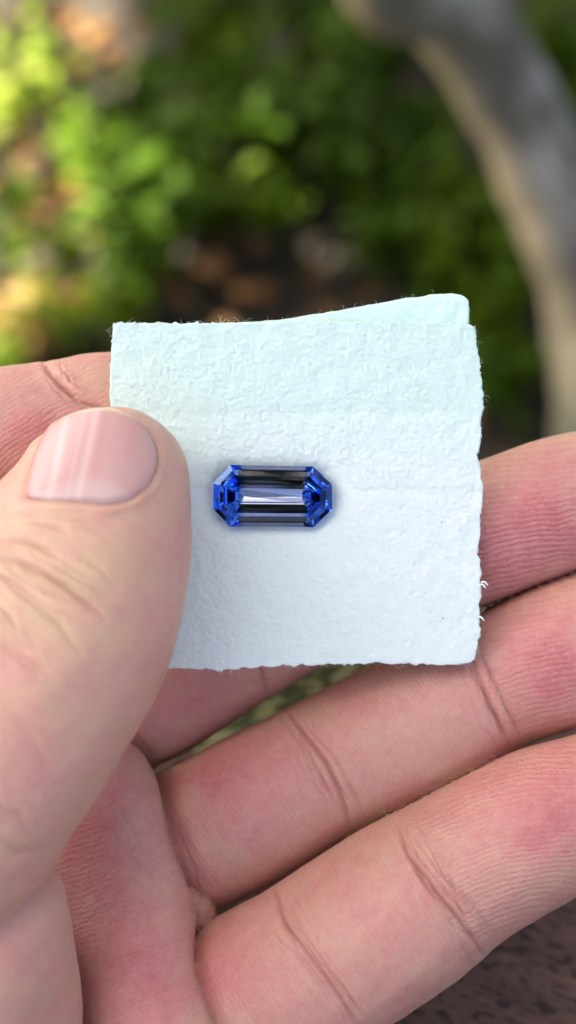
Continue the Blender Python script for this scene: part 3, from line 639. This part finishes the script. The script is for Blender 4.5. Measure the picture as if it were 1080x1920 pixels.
# thumbnail
def surf_z(X, Y, z0=34.0):
    """march along the line of sight of photo pixels from depth z0 down to the skin"""
    X = np.asarray(X, float); Y = np.asarray(Y, float); z = np.full(len(X), z0); done = np.zeros(len(X), bool)
    for _ in range(240):
        k_ = S_MM * (D - z) / D; P = np.stack([(X - 540) * k_, (960 - Y) * k_, z], -1); d = sample(F, P)
        done |= d < .02; z = np.where(done, z, z - np.clip(d * .6, .03, 1))
    k_ = S_MM * (D - z) / D
    return np.stack([(X - 540) * k_, (960 - Y) * k_, z], -1)
def build_nail():
    pl = np.array(NAIL + NAIL[:1], float); c = np.array([168, 862.]); na, nr = 96, 22
    seg = np.linalg.norm(np.diff(pl, axis=0), axis=1); s = np.concatenate([[0], np.cumsum(seg)]); u = np.linspace(0, s[-1], na, endpoint=False)
    B = np.stack([np.interp(u, s, pl[:, 0]), np.interp(u, s, pl[:, 1])], -1)
    for _ in range(3): B = .5 * B + .25 * np.roll(B, 1, 0) + .25 * np.roll(B, -1, 0)
    rr = np.linspace(0, 1, nr + 1)[1:]
    XY = np.concatenate([[c]] + [c + (B - c) * r for r in rr])
    P = surf_z(XY[:, 0], XY[:, 1]); Nn = grad(F, P, 1.2); rad = np.concatenate([[0]] + [np.full(na, r) for r in rr])
    # smooth the plate so that it reads as a hard, evenly curved shell
    A = np.stack([np.ones(len(P)), *(XY.T - c[:, None]) / 100], -1); x, y = A[:, 1], A[:, 2]
    A = np.stack([np.ones(len(P)), x, y, x * x, x * y, y * y, x ** 3, x * x * y, x ** 4], -1)
    co = np.linalg.lstsq(A, P[:, 2], rcond=None)[0]; z = .25 * P[:, 2] + .75 * (A @ co)
    z = z + .18 - .5 * np.clip((rad - .9) / .1, 0, 1) ** 2 * np.clip((XY[:, 1] - 800) / 40, 0, 1)
    ridge_ = .02 * np.sin((XY[:, 0] - .18 * (900 - XY[:, 1])) * .11) + .012 * np.sin((XY[:, 0] - .18 * (900 - XY[:, 1])) * .23)
    z = z + ridge_ * (1 - rad ** 4)
    k_ = S_MM * (D - z) / D; P = np.stack([(XY[:, 0] - 540) * k_, (960 - XY[:, 1]) * k_, z], -1)
    tri = np.array([[0, 1 + (i + 1) % na, 1 + i] for i in range(na)])
    q = np.concatenate([np.array([[1 + r * na + i, 1 + r * na + (i + 1) % na, 1 + (r + 1) * na + (i + 1) % na, 1 + (r + 1) * na + i] for i in range(na)]) for r in range(nr - 1)])
    m = mesh_np('thumbnail', P / 1000, [tri[:, ::-1], q[:, ::-1]])
    # along: 0 at the cuticle, 1 at the free edge
    along = np.clip((938 - XY[:, 1]) / 168, 0, 1); acr = (XY[:, 0] - 60) / 230
    for nm, arr in (('along', along), ('across', acr), ('radial', rad)):
        a = m.attributes.new(nm, 'FLOAT', 'POINT'); a.data.foreach_set('value', arr.astype(np.float32))
    t = NT('nail'); al = t.attr('along').outputs['Fac']; ac = t.attr('across').outputs['Fac']; ra = t.attr('radial').outputs['Fac']
    n = t.noise(t.coord((1000, 1000, 1000)), .35, 3)
    lun = t.math('SUBTRACT', .24, t.math('ADD', al, t.math('MULTIPLY', t.math('POWER', t.math('SUBTRACT', ac, .45), 2), 1.2)))
    lun = t.math('MULTIPLY', t.math('MULTIPLY_ADD', lun, 9, .2), 1); lun_n = t.node('ShaderNodeClamp'); t.l.new(lun, lun_n.inputs[0])
    c = t.mix(n, (.60, .315, .275), (.58, .365, .33)); c = t.mix(t.math('MULTIPLY', lun_n.outputs[0], .5), c, (.66, .52, .48))
    fe = t.node('ShaderNodeClamp'); t.l.new(t.math('MULTIPLY_ADD', t.math('MULTIPLY', t.math('SUBTRACT', ra, .90), 12), 1, t.math('MULTIPLY', t.math('SUBTRACT', al, 1.0), 5)), fe.inputs[0])
    c = t.mix(fe.outputs[0], c, (.78, .68, .48))
    st = t.math('MULTIPLY', t.math('SINE', t.math('MULTIPLY', t.math('SUBTRACT', ac, t.math('MULTIPLY', al, .13)), 24)), .5)
    c = t.mix(t.math('MULTIPLY', t.math('ADD', st, .5), .08), c, (.80, .66, .64))
    for (pos, wd_, am_) in ((.20, .03, .4), (.43, .035, .5), (.34, .015, .2)):  # bright sheen lines painted into the nail colour
        u_ = t.math('DIVIDE', t.math('SUBTRACT', t.math('SUBTRACT', ac, t.math('MULTIPLY', al, .16)), pos - .05), wd_)
        c = t.mix(t.math('MULTIPLY', t.math('POWER', 2.718, t.math('MULTIPLY', t.math('MULTIPLY', u_, u_), -1.0)), am_), c, (.78, .62, .60))
    t.put(t.b.inputs['Base Color'], c); t.b.inputs['Roughness'].default_value = .3
    t.b.inputs['Subsurface Weight'].default_value = .3; t.b.inputs['Subsurface Radius'].default_value = (1, .4, .3); t.b.inputs['Subsurface Scale'].default_value = .0015
    t.put(t.b.inputs['Normal'], t.bump(st, .00002, .4))
    o = link('thumbnail', m, t.m, hand); s_ = o.modifiers.new('thick', 'SOLIDIFY'); s_.thickness = .0004; s_.offset = -1
    return o
build_nail()

# ------------------------------------------------------------------ the paper
def mat_paper():
    t = NT('fibrous_paper'); v = t.coord((1000, 1000, 1000))
    n1 = t.noise(v, .22, 4, .5); n2 = t.noise(v, .9, 4, .6, .4); n3 = t.noise(v, 3.5, 4, .7, .8); n4 = t.noise(t.coord((1000, 2600, 1000)), 1.3, 4, .6, 1.0)
    sy = t.node('ShaderNodeSeparateXYZ'); t.l.new(v, sy.inputs[0]); pf = t.node('ShaderNodeMapRange'); pf.interpolation_type = 'SMOOTHSTEP'
    t.put(pf.inputs[0], t.math('ADD', sy.outputs[1], t.math('MULTIPLY', n1, 5))); pf.inputs[1].default_value = 4; pf.inputs[2].default_value = 20
    c = t.mix(pf.outputs[0], t.mix(n1, (.78, .91, .88), (.81, .94, .90)), t.mix(n1, (.71, .94, .84), (.74, .96, .87)))  # upper part tinted cyan: reflected light put into the colour
    sp = t.math('GREATER_THAN', t.noise(t.coord((1000, 1400, 1000), (0, 0, .4)), .8, 2, .3), .80)
    c = t.mix(t.math('MULTIPLY', sp, .5), c, (.30, .30, .34))
    t.put(t.b.inputs['Base Color'], c); t.b.inputs['Roughness'].default_value = 1; t.b.inputs['Specular IOR Level'].default_value = .1
    nA = t.noise(v, .5, 1, .4, .2); nB = t.noise(v, .95, 1.5, .4, .2); h = t.math('ADD', t.math('ADD', t.math('MULTIPLY', t.math('ADD', t.math('MULTIPLY', nB, .4), t.math('MULTIPLY', nA, 1.5)), .8), t.math('MULTIPLY', n3, .07)), t.math('MULTIPLY', n4, .0))
    t.put(t.b.inputs['Normal'], t.bump(h, .00031, .75)); return t.m
PAPER = mat_paper()
GC = np.array([511.5, 930.5])      # centre of the stone in the photo
def paper_z(X, Y):
    z = -.0 + .002 * (960 - Y) * 0
    z = z + np.where(Y < 775, (775 - Y) * .0045, 0) + .25 * np.exp(-((Y - 775) / 22) ** 2) * 0
    z = z - np.clip(Y - 1105, 0, None) * .0035
    z = z + .5 * np.sin((X - 210) / 690 * math.pi) - .09 * np.exp(-((Y - 921) / 10) ** 2) * np.clip((X - 640) / 60, 0, 1) - .05 * np.exp(-((Y - 775) / 14) ** 2) - .05 * np.exp(-((Y - 1105) / 10) ** 2)
    q = np.maximum(np.abs(X - GC[0]) - 72, 0) ** 2 + (Y - GC[1]) ** 2
    z = z - .5 * np.exp(-((X - 215) / 150) ** 2 - ((Y - 1000) / 170) ** 2)
    return z - 2.8 * np.exp(-(q / 44 ** 2) ** 1.0)
def sheet(Lp, Rp, Tp, Bp, corner, nu, nv, jit, zf, seed):
    g = np.random.default_rng(seed)
    def ed(pl, s, ax): pl = np.array(pl, float); o = np.argsort(pl[:, ax]); return np.interp(s, pl[o, ax], pl[o, 1 - ax])
    u = np.linspace(0, 1, nu); v = np.linspace(0, 1, nv)
    x0, x1 = np.mean([p[0] for p in Lp]), np.mean([p[0] for p in Rp]); y0, y1 = np.mean([p[1] for p in Tp]), np.mean([p[1] for p in Bp])
    def rough(n, s):
        a = g.normal(0, 1, n); 
        for _ in range(s): a = .5 * a + .25 * np.roll(a, 1) + .25 * np.roll(a, -1)
        return a / a.std()
    xl = ed(Lp, y0 + v * (y1 - y0), 1) + jit * .4 * rough(nv, 3); xr = ed(Rp, y0 + v * (y1 - y0), 1) + jit * (.5 * rough(nv, 1) + .8 * rough(nv, 8))
    yt = ed(Tp, x0 + u * (x1 - x0), 0) + jit * .4 * rough(nu, 2); yb = ed(Bp, x0 + u * (x1 - x0), 0) + jit * (.5 * rough(nu, 2) + .6 * rough(nu, 9))
    U, W = np.meshgrid(u, v, indexing='ij')
    for (cu, cv, r) in corner:       # rounded corners in pixels
        ru, rv = r / (x1 - x0), r / (y1 - y0)
        a = np.clip(((U if cu else 1 - U) - (1 - ru)) / ru, 0, 1); b = np.clip(((W if cv else 1 - W) - (1 - rv)) / rv, 0, 1); m = (a > 0) & (b > 0)
        a2 = a * np.sqrt(1 - b * b / 2); b2 = b * np.sqrt(1 - a * a / 2)
        un = (1 - ru) + ru * a2; vn = (1 - rv) + rv * b2
        U = np.where(m, un if cu else 1 - un, U); W = np.where(m, vn if cv else 1 - vn, W)
    xl2 = np.interp(W, v, xl); xr2 = np.interp(W, v, xr); yt2 = np.interp(U, u, yt); yb2 = np.interp(U, u, yb)
    X = xl2 + (xr2 - xl2) * U; Y = yt2 + (yb2 - yt2) * W
    z = zf(X, Y) + .035 * g.normal(0, 1, X.shape)
    idx = np.arange(nu * nv).reshape(nu, nv)
    f = np.stack([idx[:-1, :-1], idx[:-1, 1:], idx[1:, 1:], idx[1:, :-1]], -1).reshape(-1, 4)
    k_ = S_MM * (D - z) / D
    P = np.stack([(X - 540) * k_, (960 - Y) * k_, z], -1)
    rim = np.concatenate([P[:, 0], P[-1, :], P[::-1, -1], P[0, ::-1]])
    return P.reshape(-1, 3), f, rim
Lp = [(212, 604), (208, 680), (206, 740), (209, 770), (214, 1000), (222, 1250)]
Rp = [(884, 604), (893, 624), (896, 660), (901, 700), (906, 740), (903, 790), (903, 830), (897, 848), (899, 870), (906, 910), (903, 960), (901, 1010), (897, 1040), (902, 1070), (901, 1110), (896, 1150), (899, 1180), (894, 1210), (893, 1246)]
Tp = [(212, 605), (330, 607), (470, 604), (600, 603), (740, 604), (884, 607)]
Bp = [(222, 1252), (290, 1252), (400, 1255), (500, 1250), (620, 1245), (760, 1244), (893, 1247)]
Pp, Pf, rim1 = sheet(Lp, Rp, Tp, Bp, [(0, 0, 12), (1, 0, 12), (1, 1, 32), (0, 1, 20)], 230, 220, 1.6, paper_z, 5)
paper = link('paper', mesh_np('paper', Pp / 1000, Pf), PAPER, mw=M_HAND)
sm = paper.modifiers.new('thick', 'SOLIDIFY'); sm.thickness = .0007; sm.offset = -1
tag(paper, 'square of thick white fibrous paper held by the thumb under the blue stone', 'paper')
def back_z(X, Y): return np.minimum(paper_z(X, Y) - .72, -.4 + 0 * X)
Tb = [(214, 606), (330, 608), (450, 605), (520, 600), (600, 588), (680, 573), (760, 559), (820, 551), (850, 551), (886, 556)]
Rb = [(886, 556), (887, 585), (880, 596), (878, 620), (884, 800), (884, 1240)]
Lb = [(216, 606), (215, 900), (226, 1240)]; Bb = [(226, 1238), (884, 1234)]
Qp, Qf, rim2 = sheet(Lb, Rb, Tb, Bb, [(0, 0, 10), (1, 0, 30)], 150, 120, 1.2, back_z, 6)
bf = link('folded_layer', mesh_np('folded_layer', Qp / 1000, Qf), PAPER, paper)
sm = bf.modifiers.new('thick', 'SOLIDIFY'); sm.thickness = .0006; sm.offset = -1
bf['label'] = 'back layer of the folded paper rising above the front at the top right'
def fibres():
    g = np.random.default_rng(9); parts = []
    for rim, n in ((rim1, 330), (rim2, 130)):
        cen = rim.mean(0)
        for _ in range(n):
            i = g.integers(len(rim)); p = rim[i] + np.array([0, 0, -g.uniform(0, .5)])
            o = p - cen; o[2] = 0; o /= np.linalg.norm(o) + 1e-9
            if abs(o[0]) > abs(o[1]): o = np.array([np.sign(o[0]), .3 * o[1], 0])
            else: o = np.array([.3 * o[0], np.sign(o[1]), 0])
            tg = np.array([-o[1], o[0], 0]); ln = abs(g.normal(.35, .32)) + .12
            e = p + o * ln * g.uniform(.3, 1) + tg * ln * g.normal(0, .8) + np.array([0, 0, g.normal(0, .25)])
            mid = (p + e) / 2 + g.normal(0, .12, 3)
            c = spline([p - o * .25, mid, e], 3); r = g.uniform(.007, .016)
            parts.append(tube(c / 1000, np.linspace(r, r * .5, len(c)) / 1000, 4))
    for (a, b) in ((912, 1092), (905, 1158), (908, 1097)):         # torn shreds on the right edge
        p = px(a - 10, b, -.2); e = px(a + 3, b + 6, .3); c = spline([p, (p + e) / 2 + [0, .25, .1], e], 4); parts.append(tube(c / 1000, np.array([.12] * (len(c) - 1) + [.05]) / 1000, 5))
    v, f = merge(parts); o = link('fibre', mesh_np('fibre', v, f), PAPER, paper); o['kind'] = 'stuff'
fibres()

# ------------------------------------------------------------------ the stone
def build_gem():
    # girdle outline in mm about the stone's centre
    out = np.array([(432, 872), (587, 875), (622, 909), (622, 955), (588, 988), (432, 987), (401, 955), (401, 906)], float)
    c = GC; G = np.stack([(out[:, 0] - c[0]) * S_MM, (c[1] - out[:, 1]) * S_MM], -1)
    def inset(d):
        n = len(G); L = []
        for i in range(n):
            a, b = G[i], G[(i + 1) % n]; t = (b - a) / np.linalg.norm(b - a); nrm = np.array([t[1], -t[0]])  # clockwise -> right side is inward
            L.append((a + nrm * d, t))
        pts = []
        for i in range(n):
            (p, t), (q, s) = L[i - 1], L[i]; m = np.array([t, -s]).T; k_ = np.linalg.solve(m, q - p); pts.append(p + t * k_[0])
        return np.array(pts)
    # (inset, height): crown steps, girdle, pavilion steps
    rings = [(1.25, .95), (.68, .72), (.0, .15), (.0, 0.0), (1.1, -1.2), (2.1, -2.1), (2.9, -2.75)]
    V_ = []
    for (d, z) in rings: V_.append(np.column_stack([inset(d), np.full(8, z)]))
    keel = np.array([[-3.5, 0, -3.3], [3.5, 0, -3.3]])
    V_ = np.concatenate(V_ + [keel]); f = [list(range(7, -1, -1))]
    nr = len(rings)
    for r in range(nr - 1):
        for i in range(8): a = r * 8 + i; b = r * 8 + (i + 1) % 8; f.append([a, b, b + 8, a + 8])
    o = (nr - 1) * 8; kl, kr = nr * 8, nr * 8 + 1
    f += [[o + 0, o + 1, kr, kl], [o + 1, o + 2, kr], [o + 2, o + 3, kr], [o + 3, o + 4, kr], [o + 4, o + 5, kl, kr], [o + 5, o + 6, kl], [o + 6, o + 7, kl], [o + 7, o + 0, kl]]
    me = bpy.data.meshes.new('gemstone'); me.from_pydata([tuple(p) for p in V_ / 1000], [], f); me.update()
    import bmesh
    bm = bmesh.new(); bm.from_mesh(me); bmesh.ops.recalc_face_normals(bm, faces=bm.faces); bm.to_mesh(me); bm.free()
    t = NT('sapphire'); t.n.remove(t.b)
    g1 = t.node('ShaderNodeBsdfGlass'); g1.inputs['IOR'].default_value = 1.77; g1.inputs['Roughness'].default_value = 0.0
    # saturated blue ends; greyer body tint stands in for window light and dark reflections
    sx = t.node('ShaderNodeSeparateXYZ'); tc = t.node('ShaderNodeTexCoord'); t.l.new(tc.outputs['Object'], sx.inputs[0])
    ax = t.math('MULTIPLY', t.math('ABSOLUTE', sx.outputs[0]), 1000)
    fac = t.node('ShaderNodeMapRange'); t.l.new(ax, fac.inputs[0]); fac.inputs[1].default_value = 3.5; fac.inputs[2].default_value = 4.5
    t.put(g1.inputs['Color'], t.mix(fac.outputs[0], (.83, .85, .92), (.43, .64, 1.0)))
    t.l.new(g1.outputs[0], t.out.inputs['Surface'])
    zc = -2.3 + .5 * math.sin((GC[0] - 210) / 690 * math.pi) + 3.3 - .5
    p = px(GC[0], GC[1], zc) / 1000
    o_ = link('gemstone', me, t.m); o_.matrix_world = M_HAND @ Matrix.Translation(p)
    tag(o_, 'elongated step cut blue gemstone lying on the middle of the white paper', 'gemstone')
build_gem()
